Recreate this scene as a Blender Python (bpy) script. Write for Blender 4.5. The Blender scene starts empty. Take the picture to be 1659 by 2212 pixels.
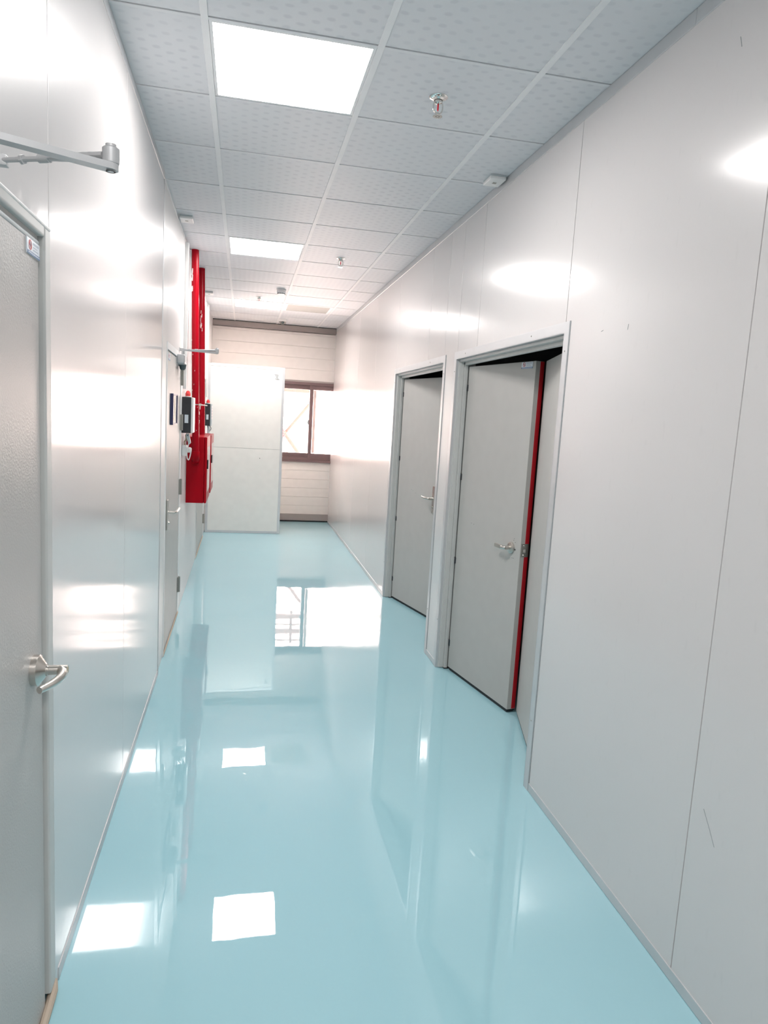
import bpy, bmesh, math, random
from mathutils import Vector, Matrix
random.seed(4)
SC = bpy.context.scene
COL = SC.collection
PI = math.pi

# ------------------------------------------------------------------ dimensions (metres), camera foot at the origin
H = 2.954            # ceiling
XL, XLF, XR = -0.476, -0.484, 1.3275     # left wall near, left wall far, right wall
YB, YF = 10.63, -4.2                     # end wall with the window, wall behind the camera
GX, GP = -0.1688, 0.6072                 # ceiling grid along x
GY, GQ = 2.6032, 0.6                     # ceiling grid along y
CAM_H = 1.652

# ------------------------------------------------------------------ materials
def new_mat(name):
    m = bpy.data.materials.new(name); m.use_nodes = True
    nt = m.node_tree
    return m, nt, nt.nodes['Principled BSDF']

def setp(b, **k):
    names = dict(color='Base Color', rough='Roughness', metal='Metallic', spec='Specular IOR Level', coat='Coat Weight',
                 coat_rough='Coat Roughness', emit='Emission Color', estr='Emission Strength', ior='IOR', aniso='Anisotropic')
    for a, v in k.items():
        if a in ('color', 'emit'): v = (*v, 1.0)
        b.inputs[names[a]].default_value = v

def coords(nt, scale=(1, 1, 1), rot=(0, 0, 0)):
    g = nt.nodes.new('ShaderNodeNewGeometry')
    mp = nt.nodes.new('ShaderNodeMapping')
    mp.inputs['Scale'].default_value = scale
    mp.inputs['Rotation'].default_value = rot
    nt.links.new(g.outputs['Position'], mp.inputs['Vector'])
    return mp.outputs['Vector']

def noise(nt, vec, scale, detail=2.0, rough=0.5):
    n = nt.nodes.new('ShaderNodeTexNoise')
    n.inputs['Scale'].default_value = scale
    n.inputs['Detail'].default_value = detail
    n.inputs['Roughness'].default_value = rough
    nt.links.new(vec, n.inputs['Vector'])
    return n.outputs['Fac']

def bump(nt, b, h, strength, dist, prev=None):
    n = nt.nodes.new('ShaderNodeBump')
    n.inputs['Strength'].default_value = strength
    n.inputs['Distance'].default_value = dist
    nt.links.new(h, n.inputs['Height'])
    if prev is not None: nt.links.new(prev, n.inputs['Normal'])
    nt.links.new(n.outputs['Normal'], b.inputs['Normal'])
    return n.outputs['Normal']

def mix_color(nt, fac, a, c):
    m = nt.nodes.new('ShaderNodeMix'); m.data_type = 'RGBA'
    nt.links.new(fac, m.inputs[0])
    m.inputs[6].default_value = (*a, 1); m.inputs[7].default_value = (*c, 1)
    return m.outputs[2]

def ramp(nt, fac, p0, p1):
    r = nt.nodes.new('ShaderNodeMapRange')
    r.inputs['From Min'].default_value = p0; r.inputs['From Max'].default_value = p1
    nt.links.new(fac, r.inputs['Value'])
    return r.outputs['Result']

def plain(name, color, rough=0.5, metal=0.0, **k):
    m, nt, b = new_mat(name)
    setp(b, color=color, rough=rough, metal=metal, **k)
    v = coords(nt)
    f = noise(nt, v, 14.0, 0.0)
    c = mix_color(nt, f, tuple(x * 0.97 for x in color), tuple(min(1, x * 1.03) for x in color))
    nt.links.new(c, b.inputs['Base Color'])
    return m

def math_node(nt, op, a, c=None):
    n = nt.nodes.new('ShaderNodeMath'); n.operation = op
    for i, v in enumerate((a, c)):
        if v is None: continue
        if isinstance(v, (int, float)): n.inputs[i].default_value = v
        else: nt.links.new(v, n.inputs[i])
    return n.outputs[0]

def wall_mat(name, color, rough, coat, coat_rough, ripple):
    m, nt, b = new_mat(name)
    setp(b, color=color, rough=rough, coat=coat, coat_rough=coat_rough, spec=0.12)
    streak = noise(nt, coords(nt, (3.0, 7.0, 0.35)), 1.0, 1.0)
    n2 = bump(nt, b, streak, 1.0, ripple * 1.6)
    nt.links.new(n2, b.inputs['Coat Normal'])
    # a few fine scuffs and dust specks that belong to the sheet itself
    d = noise(nt, coords(nt, (40, 40, 14)), 1.0, 1.0, 0.7)
    c = mix_color(nt, ramp(nt, d, 0.66, 0.80), color, tuple(x * 0.97 for x in color))
    nt.links.new(c, b.inputs['Base Color'])
    return m

M = {}
M['wall'] = wall_mat('white_coated_steel', (0.66, 0.64, 0.635), 0.36, 0.9, 0.155, 0.00003)
M['wall_left'] = wall_mat('white_gloss_steel_left', (0.66, 0.64, 0.635), 0.36, 0.9, 0.115, 0.00003)
M['wall_matte'] = wall_mat('white_coated_steel_far', (0.74, 0.72, 0.71), 0.40, 0.35, 0.25, 0.00003)
M['back_panel'] = plain('ribbed_white_sheet', (0.74, 0.70, 0.67), 0.45)
M['partition'] = plain('cream_white_board', (0.80, 0.785, 0.745), 0.42)
M['alu'] = plain('brushed_aluminium', (0.60, 0.605, 0.615), 0.40, 0.4)
M['alu_dull'] = plain('dull_aluminium_strip', (0.60, 0.61, 0.62), 0.42, 0.55)
M['groove'] = plain('grey_joint', (0.35, 0.37, 0.38), 0.6)
M['steel_frame'] = plain('grey_painted_frame', (0.55, 0.555, 0.54), 0.42)
M['leaf'] = plain('grey_painted_door', (0.47, 0.46, 0.44), 0.45)
M['white_frame'] = plain('white_painted_frame', (0.78, 0.78, 0.78), 0.4)
M['dark'] = plain('dark_gap', (0.02, 0.025, 0.028), 0.7)
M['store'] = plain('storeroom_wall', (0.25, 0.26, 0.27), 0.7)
M['black'] = plain('black_plastic', (0.022, 0.024, 0.030), 0.42)
M['black_vent'] = plain('black_grille', (0.008, 0.009, 0.012), 0.6)
M['red_pipe'] = plain('red_fire_paint', (0.33, 0.002, 0.010), 0.24, spec=0.14)
M['red_cab'] = plain('red_cabinet_paint', (0.38, 0.002, 0.010), 0.30, spec=0.10)
M['red_strip'] = plain('red_seal', (0.46, 0.006, 0.014), 0.5)
M['red_lens'] = plain('red_beacon_lens', (0.85, 0.05, 0.05), 0.15, coat=0.5)
M['white_plastic'] = plain('white_plastic', (0.82, 0.81, 0.80), 0.35)
M['grey_plastic'] = plain('grey_plastic', (0.50, 0.55, 0.57), 0.4)
M['chrome'] = plain('chrome', (0.75, 0.73, 0.70), 0.12, 1.0)
M['nickel'] = plain('satin_nickel', (0.62, 0.59, 0.55), 0.28, 1.0)
M['hinge'] = plain('hinge_steel', (0.36, 0.35, 0.32), 0.4, 0.7)
M['closer'] = plain('silver_grey_closer', (0.52, 0.53, 0.54), 0.38, 0.3)
M['dark_grey'] = plain('dark_grey_plastic', (0.12, 0.16, 0.17), 0.45)
M['brown'] = plain('puce_window_aluminium', (0.150, 0.095, 0.095), 0.4)
M['channel'] = plain('galvanised_channel', (0.33, 0.29, 0.275), 0.5, 0.2)
M['rust'] = plain('red_oxide_steel', (0.055, 0.030, 0.026), 0.7)
M['lens_red'] = plain('red_glass_bulb', (0.70, 0.01, 0.03), 0.2)
M['navy'] = plain('navy_frame', (0.02, 0.025, 0.09), 0.4)
M['cream_paper'] = plain('cream_paper', (0.78, 0.74, 0.66), 0.25, coat=0.6, coat_rough=0.06)
M['tan'] = plain('tan_line', (0.45, 0.36, 0.22), 0.4)
M['sign_white'] = plain('sign_face', (0.72, 0.78, 0.84), 0.3)
M['sign_red'] = plain('sign_red', (0.62, 0.10, 0.10), 0.4)
M['sign_blue'] = plain('sign_blue', (0.08, 0.17, 0.36), 0.4)
M['sign_grey'] = plain('sign_grey', (0.42, 0.47, 0.55), 0.4)
M['sealant'] = plain('beige_sealant', (0.48, 0.40, 0.32), 0.7)
M['ink'] = plain('grey_ink', (0.16, 0.17, 0.17), 0.6)
M['diffuser_off'] = plain('unlit_diffuser', (0.38, 0.38, 0.355), 0.5, spec=0.2)

def floor_mat():
    m, nt, b = new_mat('blue_epoxy_floor')
    setp(b, color=(0.36, 0.62, 0.69), rough=0.012, spec=1.0)
    big = noise(nt, coords(nt), 0.9, 2.0)
    c = mix_color(nt, ramp(nt, big, 0.3, 0.7), (0.352, 0.612, 0.682), (0.370, 0.630, 0.700))
    nt.links.new(c, b.inputs['Base Color'])
    w = noise(nt, coords(nt, (1, 1, 1)), 2.4, 3.0, 0.42)
    bump(nt, b, w, 1.0, 0.0008)
    return m
M['floor'] = floor_mat()

def tile_mat():
    m, nt, b = new_mat('patterned_ceiling_tile')
    setp(b, color=(0.60, 0.61, 0.63), rough=0.48, spec=0.22)
    v = coords(nt)
    s = nt.nodes.new('ShaderNodeSeparateXYZ'); nt.links.new(v, s.inputs[0])
    wob = noise(nt, coords(nt), 9.0, 1.0)
    x = math_node(nt, 'ADD', s.outputs[0], math_node(nt, 'MULTIPLY', wob, 0.02))
    y = math_node(nt, 'ADD', s.outputs[1], math_node(nt, 'MULTIPLY', wob, 0.03))
    sx = math_node(nt, 'SINE', math_node(nt, 'MULTIPLY', x, 2 * PI / 0.092))
    sy = math_node(nt, 'SINE', math_node(nt, 'MULTIPLY', y, 2 * PI / 0.068))
    d = ramp(nt, math_node(nt, 'MULTIPLY', sx, sy), 0.35, 0.8)
    patch = noise(nt, coords(nt), 3.0, 2.0)
    d2 = math_node(nt, 'MULTIPLY', d, ramp(nt, patch, 0.25, 0.65))
    c = mix_color(nt, d2, (0.70, 0.71, 0.735), (0.635, 0.645, 0.675))
    nt.links.new(c, b.inputs['Base Color'])
    sp = nt.nodes.new('ShaderNodeMapRange'); sp.inputs['To Min'].default_value = 0.26; sp.inputs['To Max'].default_value = 0.02
    nt.links.new(d, sp.inputs['Value']); nt.links.new(sp.outputs['Result'], b.inputs['Specular IOR Level'])
    bump(nt, b, d, 0.5, 0.0006)
    return m
M['tile'] = tile_mat()
M['cross'] = plain('pale_cross_bar', (0.73, 0.74, 0.755), 0.5, spec=0.25)
M['tbar'] = plain('white_ceiling_bar', (0.80, 0.80, 0.81), 0.5, spec=0.25)

def near_leaf_mat():
    m, nt, b = new_mat('textured_grey_door')
    setp(b, color=(0.47, 0.455, 0.44), rough=0.40, spec=0.35)
    f = noise(nt, coords(nt), 170.0, 2.0)
    bump(nt, b, f, 0.7, 0.0012)
    return m
M['leaf_textured'] = near_leaf_mat()

def emit_mat(name, color, strength):
    m, nt, b = new_mat(name)
    setp(b, color=(0.8, 0.8, 0.8), emit=color, estr=strength)
    return m
M['lamp'] = emit_mat('lit_diffuser', (1.0, 0.955, 0.935), 24.0)
M['led'] = emit_mat('red_led', (1.0, 0.12, 0.10), 1.2)

def glass_mat(name, tint, haze):
    m = bpy.data.materials.new(name); m.use_nodes = True
    nt = m.node_tree; nt.nodes.clear()
    out = nt.nodes.new('ShaderNodeOutputMaterial')
    tr = nt.nodes.new('ShaderNodeBsdfTransparent'); tr.inputs[0].default_value = (*tint, 1)
    gl = nt.nodes.new('ShaderNodeBsdfGlossy'); gl.inputs['Roughness'].default_value = 0.02
    fr = nt.nodes.new('ShaderNodeFresnel'); fr.inputs[0].default_value = 1.45
    mx = nt.nodes.new('ShaderNodeMixShader')
    nt.links.new(fr.outputs[0], mx.inputs[0]); nt.links.new(tr.outputs[0], mx.inputs[1]); nt.links.new(gl.outputs[0], mx.inputs[2])
    last = mx.outputs[0]
    if haze:
        tl = nt.nodes.new('ShaderNodeBsdfTranslucent'); tl.inputs[0].default_value = (0.95, 0.95, 0.95, 1)
        m2 = nt.nodes.new('ShaderNodeMixShader'); m2.inputs[0].default_value = haze
        nt.links.new(last, m2.inputs[1]); nt.links.new(tl.outputs[0], m2.inputs[2]); last = m2.outputs[0]
    nt.links.new(last, out.inputs[0])
    return m
M['glass'] = glass_mat('window_glass', (0.97, 0.98, 0.97), 0.0)
M['film'] = glass_mat('filmed_window_glass', (0.97, 0.97, 0.97), 0.25)
M['dome'] = glass_mat('clear_dome', (0.90, 0.88, 0.86), 0.0)

# ------------------------------------------------------------------ mesh builder
class B:
    def __init__(s): s.bm = bmesh.new()
    def _mi(s, faces, mi):
        if mi:
            for f in faces: f.material_index = mi
    def box(s, x0, x1, y0, y1, z0, z1, bev=0.0, mi=0, seg=2):
        vs = [s.bm.verts.new((x, y, z)) for x in (x0, x1) for y in (y0, y1) for z in (z0, z1)]
        q = [(0, 1, 3, 2), (4, 6, 7, 5), (0, 4, 5, 1), (2, 3, 7, 6), (0, 2, 6, 4), (1, 5, 7, 3)]
        fs = [s.bm.faces.new([vs[i] for i in f]) for f in q]
        s._mi(fs, mi)
        if bev > 0:
            es = list({e for f in fs for e in f.edges})
            r = bmesh.ops.bevel(s.bm, geom=es, offset=bev, segments=seg, affect='EDGES', profile=0.5, clamp_overlap=True)
            s._mi([f for f in r['faces'] if f.is_valid], mi)
        return s
    def quad(s, x0, x1, y0, y1, z):
        """thin sheet facing down"""
        s.bm.faces.new([s.bm.verts.new(p) for p in ((x0, y0, z), (x0, y1, z), (x1, y1, z), (x1, y0, z))]); return s
    def quadbox(s, pts, z0, z1, mi=0):
        """prism over a ccw polygon in xy"""
        a = [s.bm.verts.new((p[0], p[1], z0)) for p in pts]; c = [s.bm.verts.new((p[0], p[1], z1)) for p in pts]
        n = len(pts); fs = [s.bm.faces.new(list(reversed(a))), s.bm.faces.new(c)]
        for i in range(n): fs.append(s.bm.faces.new((a[i], a[(i + 1) % n], c[(i + 1) % n], c[i])))
        s._mi(fs, mi); return s
    def prism(s, pts, p0, ax, mi=0):
        """extrude a closed 3d polygon along vector ax"""
        a = [s.bm.verts.new(Vector(p) + Vector(p0)) for p in pts]; c = [s.bm.verts.new(Vector(p) + Vector(p0) + Vector(ax)) for p in pts]
        n = len(pts); fs = [s.bm.faces.new(list(reversed(a))), s.bm.faces.new(c)]
        for i in range(n): fs.append(s.bm.faces.new((a[i], a[(i + 1) % n], c[(i + 1) % n], c[i])))
        s._mi(fs, mi); bmesh.ops.recalc_face_normals(s.bm, faces=fs); return s
    def tube(s, pts, r, seg=16, mi=0, flat=1.0, up=(0, 0, 1), cap=True):
        """sweep a circle (or ellipse: flat scales the second axis) along pts; r number or list"""
        P = [Vector(p) for p in pts]; n = len(P)
        rs = r if isinstance(r, (list, tuple)) else [r] * n
        rings = []; prev = None
        for i in range(n):
            t = (P[min(i + 1, n - 1)] - P[max(i - 1, 0)]).normalized()
            if prev is None:
                u = Vector(up)
                if abs(u.dot(t)) > 0.95: u = Vector((1, 0, 0))
                a = (u - t * u.dot(t)).normalized()
            else:
                a = (prev - t * prev.dot(t)).normalized()
            prev = a; bb = t.cross(a)
            rings.append([s.bm.verts.new(P[i] + a * (rs[i] * math.cos(k * 2 * PI / seg)) * flat + bb * rs[i] * math.sin(k * 2 * PI / seg)) for k in range(seg)])
        fs = []
        for i in range(n - 1):
            for k in range(seg):
                fs.append(s.bm.faces.new((rings[i][k], rings[i][(k + 1) % seg], rings[i + 1][(k + 1) % seg], rings[i + 1][k])))
        if cap: fs.append(s.bm.faces.new(list(reversed(rings[0])))); fs.append(s.bm.faces.new(rings[-1]))
        s._mi(fs, mi); return s
    def lathe(s, prof, c=(0, 0, 0), ax='z', seg=28, mi=0):
        """prof = [(r, h)...] turned about ax through c"""
        rings = []
        for r, h in prof:
            ring = []
            for k in range(seg):
                u, v = r * math.cos(k * 2 * PI / seg), r * math.sin(k * 2 * PI / seg)
                p = {'z': (u, v, h), 'x': (h, u, v), 'y': (u, h, v)}[ax]
                ring.append(s.bm.verts.new((c[0] + p[0], c[1] + p[1], c[2] + p[2])))
            rings.append(ring)
        fs = []
        for i in range(len(rings) - 1):
            for k in range(seg):
                fs.append(s.bm.faces.new((rings[i][k], rings[i][(k + 1) % seg], rings[i + 1][(k + 1) % seg], rings[i + 1][k])))
        fs.append(s.bm.faces.new(list(reversed(rings[0])))); fs.append(s.bm.faces.new(rings[-1]))
        s._mi(fs, mi); bmesh.ops.recalc_face_normals(s.bm, faces=fs); return s
    def xform(s, mat):
        bmesh.ops.transform(s.bm, matrix=mat, verts=s.bm.verts); return s
    def build(s, name, mats, parent=None, smooth=32, loc=None, rotz=None):
        if len(s.bm.faces) > 1: bmesh.ops.recalc_face_normals(s.bm, faces=s.bm.faces)
        me = bpy.data.meshes.new(name); s.bm.to_mesh(me); s.bm.free()
        for m in (mats if isinstance(mats, (list, tuple)) else [mats]): me.materials.append(M[m] if isinstance(m, str) else m)
        me.shade_smooth(); me.set_sharp_from_angle(angle=math.radians(smooth))
        o = bpy.data.objects.new(name, me); COL.objects.link(o)
        wn = o.modifiers.new('weighted_normal', 'WEIGHTED_NORMAL'); wn.weight = 100; wn.keep_sharp = True
        if parent is not None: o.parent = parent
        if loc is not None: o.location = loc
        if rotz is not None: o.rotation_euler = (0, 0, rotz)
        return o

def tag(o, label, cat, group=None, kind=None):
    o['label'] = label; o['category'] = cat
    if group: o['group'] = group
    if kind: o['kind'] = kind
    return o

def thing(name, label, cat, loc=(0, 0, 0), rotz=0.0, group=None, kind=None):
    o = bpy.data.objects.new(name, None); COL.objects.link(o)
    o.empty_display_size = 0.1; o.location = loc; o.rotation_euler = (0, 0, rotz)
    return tag(o, label, cat, group, kind)

def copy_tree(src, parent=None):
    c = src.copy(); COL.objects.link(c)
    if parent is not None: c.parent = parent
    for ch in [x for x in bpy.data.objects if x.parent == src]: copy_tree(ch, c)
    return c

# ================================================================== THE SETTING
# floor: runs on into the rooms behind the right-hand doors
tag(B().box(-0.62, 3.3, YF - 0.1, YB + 0.02, -0.08, 0.0).build('floor', 'floor'),
    'glossy pale blue epoxy floor running the length of the corridor', 'floor', kind='structure')

# ceiling: tiles with the bars under them
cb = B()
cb.box(-0.62, 3.3, YF - 0.1, YB + 0.12, H + 0.012, H + 0.10)
xs = [XLF - 0.01, GX, GX + GP, GX + 2 * GP, XR + 0.01]
ys = [YF] + [GY + GQ * k for k in range(-11, 14) if YF + 0.05 < GY + GQ * k < YB - 0.05] + [YB]
LIT = {(1, -10), (1, -5), (1, 0), (1, 5), (1, 10)}
OFF = {(2, 10)}
for i in range(4):
    for k in range(len(ys) - 1):
        j = round((ys[k] - GY) / GQ) if k else None
        if (i, j) in LIT or (i, j) in OFF: continue
        cb.box(xs[i] + 0.004, xs[i + 1] - 0.004, ys[k] + 0.004, ys[k + 1] - 0.0085, H + 0.0015, H + 0.012, 0.0012, seg=1)
ceil = tag(cb.build('ceiling', 'tile'), 'suspended ceiling of pale patterned square tiles in a bar grid', 'ceiling', kind='structure')
gb = B()
for i in (1, 2, 3): gb.box(xs[i] - 0.0125, xs[i] + 0.0125, YF, YB, H - 0.002, H + 0.011, 0.0008, seg=1)
gb.build('grid_bar', 'tbar', ceil)
gb = B()
for y in ys[1:-1]:
    for i in range(4):
        gb.box(xs[i] + 0.0125, xs[i + 1] - 0.0125, y - 0.004, y + 0.013, H - 0.0006, H + 0.010, 0.0006, seg=1)
gb.build('cross_bar', 'cross', ceil)

def panels(b, face, back, seams, z0, z1, sgn, gap=0.0016):
    """sheet panels standing side by side along y; face = visible x, sgn = +1 when the wall lies on the +x side"""
    for a, c in zip(seams[:-1], seams[1:]):
        x0, x1 = sorted((face, face + sgn * 0.012))
        b.box(x0, x1, a + gap, c - gap, z0, z1, 0.0018, seg=2)
    x0, x1 = sorted((face + sgn * 0.0115, back))
    b.box(x0, x1, seams[0], seams[-1], z0, z1, mi=1)

# right wall with its two door openings
D4 = (2.802, 4.335, 2.058)      # y0, y1, top of the opening
D5 = (D4[0] + 1.83, D4[1] + 1.83, D4[2])
wb = B()
panels(wb, XR, XR + 0.10, [YF, -2.85, -1.72, -0.59, 0.545, 1.675, D4[0]], 0, H, 1)
panels(wb, XR, XR + 0.10, [D4[0], 3.955, D4[1]], D4[2], H, 1)
panels(wb, XR, XR + 0.10, [D4[1], D5[0]], 0, H, 1)
panels(wb, XR, XR + 0.10, [D5[0], 5.07, D5[1]], D5[2], H, 1)
panels(wb, XR, XR + 0.10, [D5[1], 7.20, 8.33, 9.46, YB], 0, H, 1)
tag(wb.build('wall_right', ['wall', 'groove']), 'glossy white sheet panel wall with two grey doors in it', 'wall', kind='structure')

sc = B()
for pts in ([(1.62, 0.595), (1.585, 0.55), (1.56, 0.515)], [(1.86, 2.765), (1.85, 2.735)], [(1.72, 2.80), (1.705, 2.76), (1.70, 2.73)], [(2.30, 2.015), (2.297, 2.035)], [(2.49, 2.03), (2.475, 2.033)]):
    sc.tube([(XR - 0.0002, y, z) for y, z in pts], 0.0011, 6)
sc.build('scratch', 'groove', bpy.data.objects['wall_right'])

# left wall: near run with door 1, then the far run set back a little
D1 = (0.80, 1.878, 2.056)
D2 = (4.60, 5.705, 2.052)
D3 = (7.74, 9.20, 2.052)
wb = B()
panels(wb, XL, XL - 0.05, [YF, -2.8, -1.6, -0.4, D1[0]], 0, H, -1)
panels(wb, XL, XL - 0.05, [D1[0], D1[1]], D1[2], H, -1)
panels(wb, XL, XL - 0.05, [D1[1], 3.005, 4.262], 0, H, -1)
wb.box(XL - 0.14, XL - 0.05, YF, 4.262, 0, H, mi=1)
wl = tag(wb.build('wall_left', ['wall_left', 'groove']), 'glossy white panel wall on the left holding the nearest grey door', 'wall', kind='structure')
wb = B()
panels(wb, XLF, XLF - 0.05, [4.284, D2[0]], 0, H, -1)
panels(wb, XLF, XLF - 0.05, [D2[0], D2[1]], D2[2], H, -1)
panels(wb, XLF, XLF - 0.05, [D2[1], 6.75, D3[0]], 0, H, -1)
panels(wb, XLF, XLF - 0.05, [D3[0], D3[1]], D3[2], H, -1)
panels(wb, XLF, XLF - 0.05, [D3[1], YB], 0, H, -1)
wb.box(XLF - 0.14, XLF - 0.05, 4.284, YB, 0, H, mi=1)
tag(wb.build('wall_left_far', ['wall_matte', 'groove']), 'white wall beyond the metal corner strip, behind the red pipes', 'wall', kind='structure')
tb = B()
tb.box(XL - 0.10, XL + 0.003, 4.262, 4.284, 0, H, 0.002)
tag(tb.build('trim_1', 'alu'), 'narrow upright aluminium strip ending the near left wall', 'trim', kind='structure')

# wall behind the camera and the rooms beyond the right-hand doors
tag(B().box(-0.62, 3.3, YF - 0.1, YF, 0, H).build('wall_front', 'wall_matte'), 'plain white wall closing the corridor behind the viewer', 'wall', kind='structure')
sb = B()
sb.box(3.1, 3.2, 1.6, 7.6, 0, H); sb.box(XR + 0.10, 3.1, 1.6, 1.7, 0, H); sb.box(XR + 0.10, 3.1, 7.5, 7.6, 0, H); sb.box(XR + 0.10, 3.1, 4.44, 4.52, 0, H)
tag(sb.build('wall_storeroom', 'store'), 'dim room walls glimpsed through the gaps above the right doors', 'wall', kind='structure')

# end wall: ribbed sheet round the window
WX0, WX1, WZ0, WZ1 = -0.10, 1.92, 0.952, 2.135
eb = B()
def ribs(x0, x1, z0, z1, step):
    z = z0
    while z < z1 - 0.01:
        t = min(z + step, z1)
        eb.box(x0, x1, YB, YB + 0.05, z + 0.0005, t - 0.0005, 0.003, seg=2)
        z = t
    eb.box(x0, x1, YB + 0.03, YB + 0.09, z0, z1)
ribs(-0.62, 2.6, WZ1 + 0.02, 2.86, 0.168)
ribs(-0.62, WX0, WZ0 - 0.02, WZ1 + 0.02, 0.168)
ribs(WX1, 2.6, WZ0 - 0.02, WZ1 + 0.02, 0.168)
ribs(-0.62, 2.6, 0.118, WZ0 - 0.02, 0.136)
eb.box(-0.62, 2.6, YB + 0.03, YB + 0.09, 0, 0.118); eb.box(-0.62, 2.6, YB + 0.03, YB + 0.09, 2.86, H)
tag(eb.build('wall_back', 'back_panel'), 'horizontally ribbed white end wall around the brown window', 'wall', kind='structure')
tb = B(); tb.box(-0.50, XR, YB - 0.045, YB + 0.03, 2.868, 2.945, 0.003); tb.box(-0.50, XR, YB - 0.052, YB - 0.045, 2.868, 2.876); tb.box(-0.50, XR, YB - 0.03, YB + 0.03, 2.946, H + 0.002, mi=1)
tag(tb.build('trim_2', ['channel', 'dark']), 'weathered grey steel channel along the top of the end wall', 'trim', kind='structure')
tb = B(); tb.box(-0.50, XR, YB - 0.035, YB + 0.03, 0.022, 0.118, 0.003); tb.box(-0.50, XR, YB - 0.02, YB + 0.03, 0.0, 0.022, mi=1)
tag(tb.build('trim_3', ['channel', 'dark']), 'grey steel channel along the foot of the end wall', 'trim', kind='structure')

# aluminium angles along the ceiling and the floor
def run(name, segs, mat, label, cat):
    b = B()
    for s in segs: b.box(*s, 0.0012, seg=1)
    return tag(b.build(name, mat), label, cat, kind='structure')
run('trim_4', [(XR - 0.003, XR + 0.004, a, c, H - 0.048, H) for a, c in ((YF, -0.9), (-0.898, 2.08), (2.082, 5.05), (5.052, 8.0), (8.002, YB - 0.05))],
    'alu_dull', 'grey aluminium angle where the right wall meets the ceiling', 'trim')
run('trim_5', [(XL - 0.004, XL + 0.003, a, c, H - 0.040, H) for a, c in ((YF, 0.2), (0.202, 3.0), (3.002, 4.262))],
    'alu_dull', 'grey aluminium angle where the near left wall meets the ceiling', 'trim')
run('trim_6', [(XLF - 0.004, XLF + 0.003, a, c, H - 0.022, H) for a, c in ((4.30, 5.72), (5.86, 8.9), (9.05, YB - 0.05))],
    'tbar', 'thin white angle under the ceiling along the far left wall', 'trim')
run('baseboard_right', [(XR - 0.003, XR + 0.003, a, c, 0.001, 0.040) for a, c in ((YF, D4[0] - 0.047), (D4[1] + 0.047, D5[0] - 0.047), (D5[1] + 0.047, YB - 0.04))],
    'alu', 'low aluminium skirting strip along the right wall', 'baseboard')
run('baseboard_left', [(XL - 0.003, XL + 0.003, a, c, 0.001, 0.040) for a, c in ((YF, D1[0] - 0.01), (D1[1] + 0.04, 4.25))],
    'alu', 'low aluminium skirting strip along the near left wall', 'baseboard')

# ------------------------------------------------------------------ the window
w = thing('window_1', 'brown framed sliding window in the end wall, daylight behind', 'window', (0, 0, 0), kind='structure')
b = B()
b.box(WX0, WX1, YB - 0.012, YB + 0.085, WZ1 - 0.045, WZ1, 0.002); b.box(WX0, WX1, YB - 0.012, YB + 0.085, WZ0, WZ0 + 0.045, 0.002)
b.box(WX0, WX0 + 0.05, YB - 0.012, YB + 0.085, WZ0 + 0.045, WZ1 - 0.045, 0.002); b.box(WX1 - 0.05, WX1, YB - 0.012, YB + 0.085, WZ0 + 0.045, WZ1 - 0.045, 0.002)
b.box(WX0 - 0.02, WX1 + 0.02, YB - 0.018, YB, WZ1 - 0.002, WZ1 + 0.022, 0.002, mi=1)
b.build('window_frame', ['brown', 'channel'], w)
def sash(x0, x1, y, st=0.05):
    b = B(); z0, z1 = WZ0 + 0.045, WZ1 - 0.045
    b.box(x0, x0 + st, y, y + 0.03, z0, z1, 0.002); b.box(x1 - st, x1, y, y + 0.03, z0, z1, 0.002)
    b.box(x0 + st, x1 - st, y, y + 0.03, z0, z0 + 0.065, 0.002); b.box(x0 + st, x1 - st, y, y + 0.03, z1 - 0.065, z1, 0.002)
    return b.build('sash', 'brown', w)
s1 = sash(WX0 + 0.05, 1.028, YB + 0.045, 0.055)
s2 = sash(0.974, WX1 - 0.05, YB + 0.008, 0.055)
B().box(WX0 + 0.10, 0.975, YB + 0.058, YB + 0.062, WZ0 + 0.108, WZ1 - 0.108).build('pane', 'glass', s1)
B().box(1.027, WX1 - 0.10, YB + 0.021, YB + 0.025, WZ0 + 0.108, WZ1 - 0.108).build('pane', 'film', s2)
B().box(1.032, 1.075, YB + 0.0195, YB + 0.0208, WZ0 + 0.115, WZ1 - 0.115).build('film_edge', plain('pink_film_edge', (0.62, 0.50, 0.47), 0.5), s2)
lb = B(); lb.box(0.958, 0.974, YB + 0.008, YB + 0.03, 1.50, 1.57, 0.003); lb.box(0.935, 0.962, YB + 0.005, YB + 0.02, 1.53, 1.545, 0.002)
lb.build('latch', 'dark_grey', s2)
B().box(WX0 - 0.02, WX1 + 0.02, YB - 0.055, YB + 0.03, WZ0 - 0.026, WZ0 + 0.004, 0.004).build('sill', 'brown', w)

# steelwork outside
t = thing('steel_truss', 'red oxide steel bracing standing outside the end window', 'truss', (0, 12.5, 0))
B().box(-1.6, 3.4, -0.05, 0.05, 2.03, 2.09, 0.003).build('beam', 'rust', t)
B().tube([(0.30, 0.06, 0.75), (1.30, 0.06, 2.03)], 0.030, 8).build('brace', 'rust', t)
B().tube([(0.35, -0.02, 1.78), (1.20, -0.02, 0.66)], 0.036, 8).build('brace', 'rust', t)
for zz, hh in ((2.24, 0.035), (2.36, 0.025), (2.48, 0.06), (2.66, 0.03)): B().box(-1.6, 3.4, 0.42, 0.48, zz, zz + hh, 0.003).build('purlin', 'rust', t)
for xx in (0.98, 1.26, 1.52): B().box(xx, xx + 0.05, 0.43, 0.47, 2.09, 2.75, 0.003).build('strut', 'rust', t)
hp = [(0.60 + 0.26 * k / 160 + 0.022 * math.cos(k * 0.9), -0.12 + 0.022 * math.sin(k * 0.9), 1.62 - 0.9 * k / 160) for k in range(161)]
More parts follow.
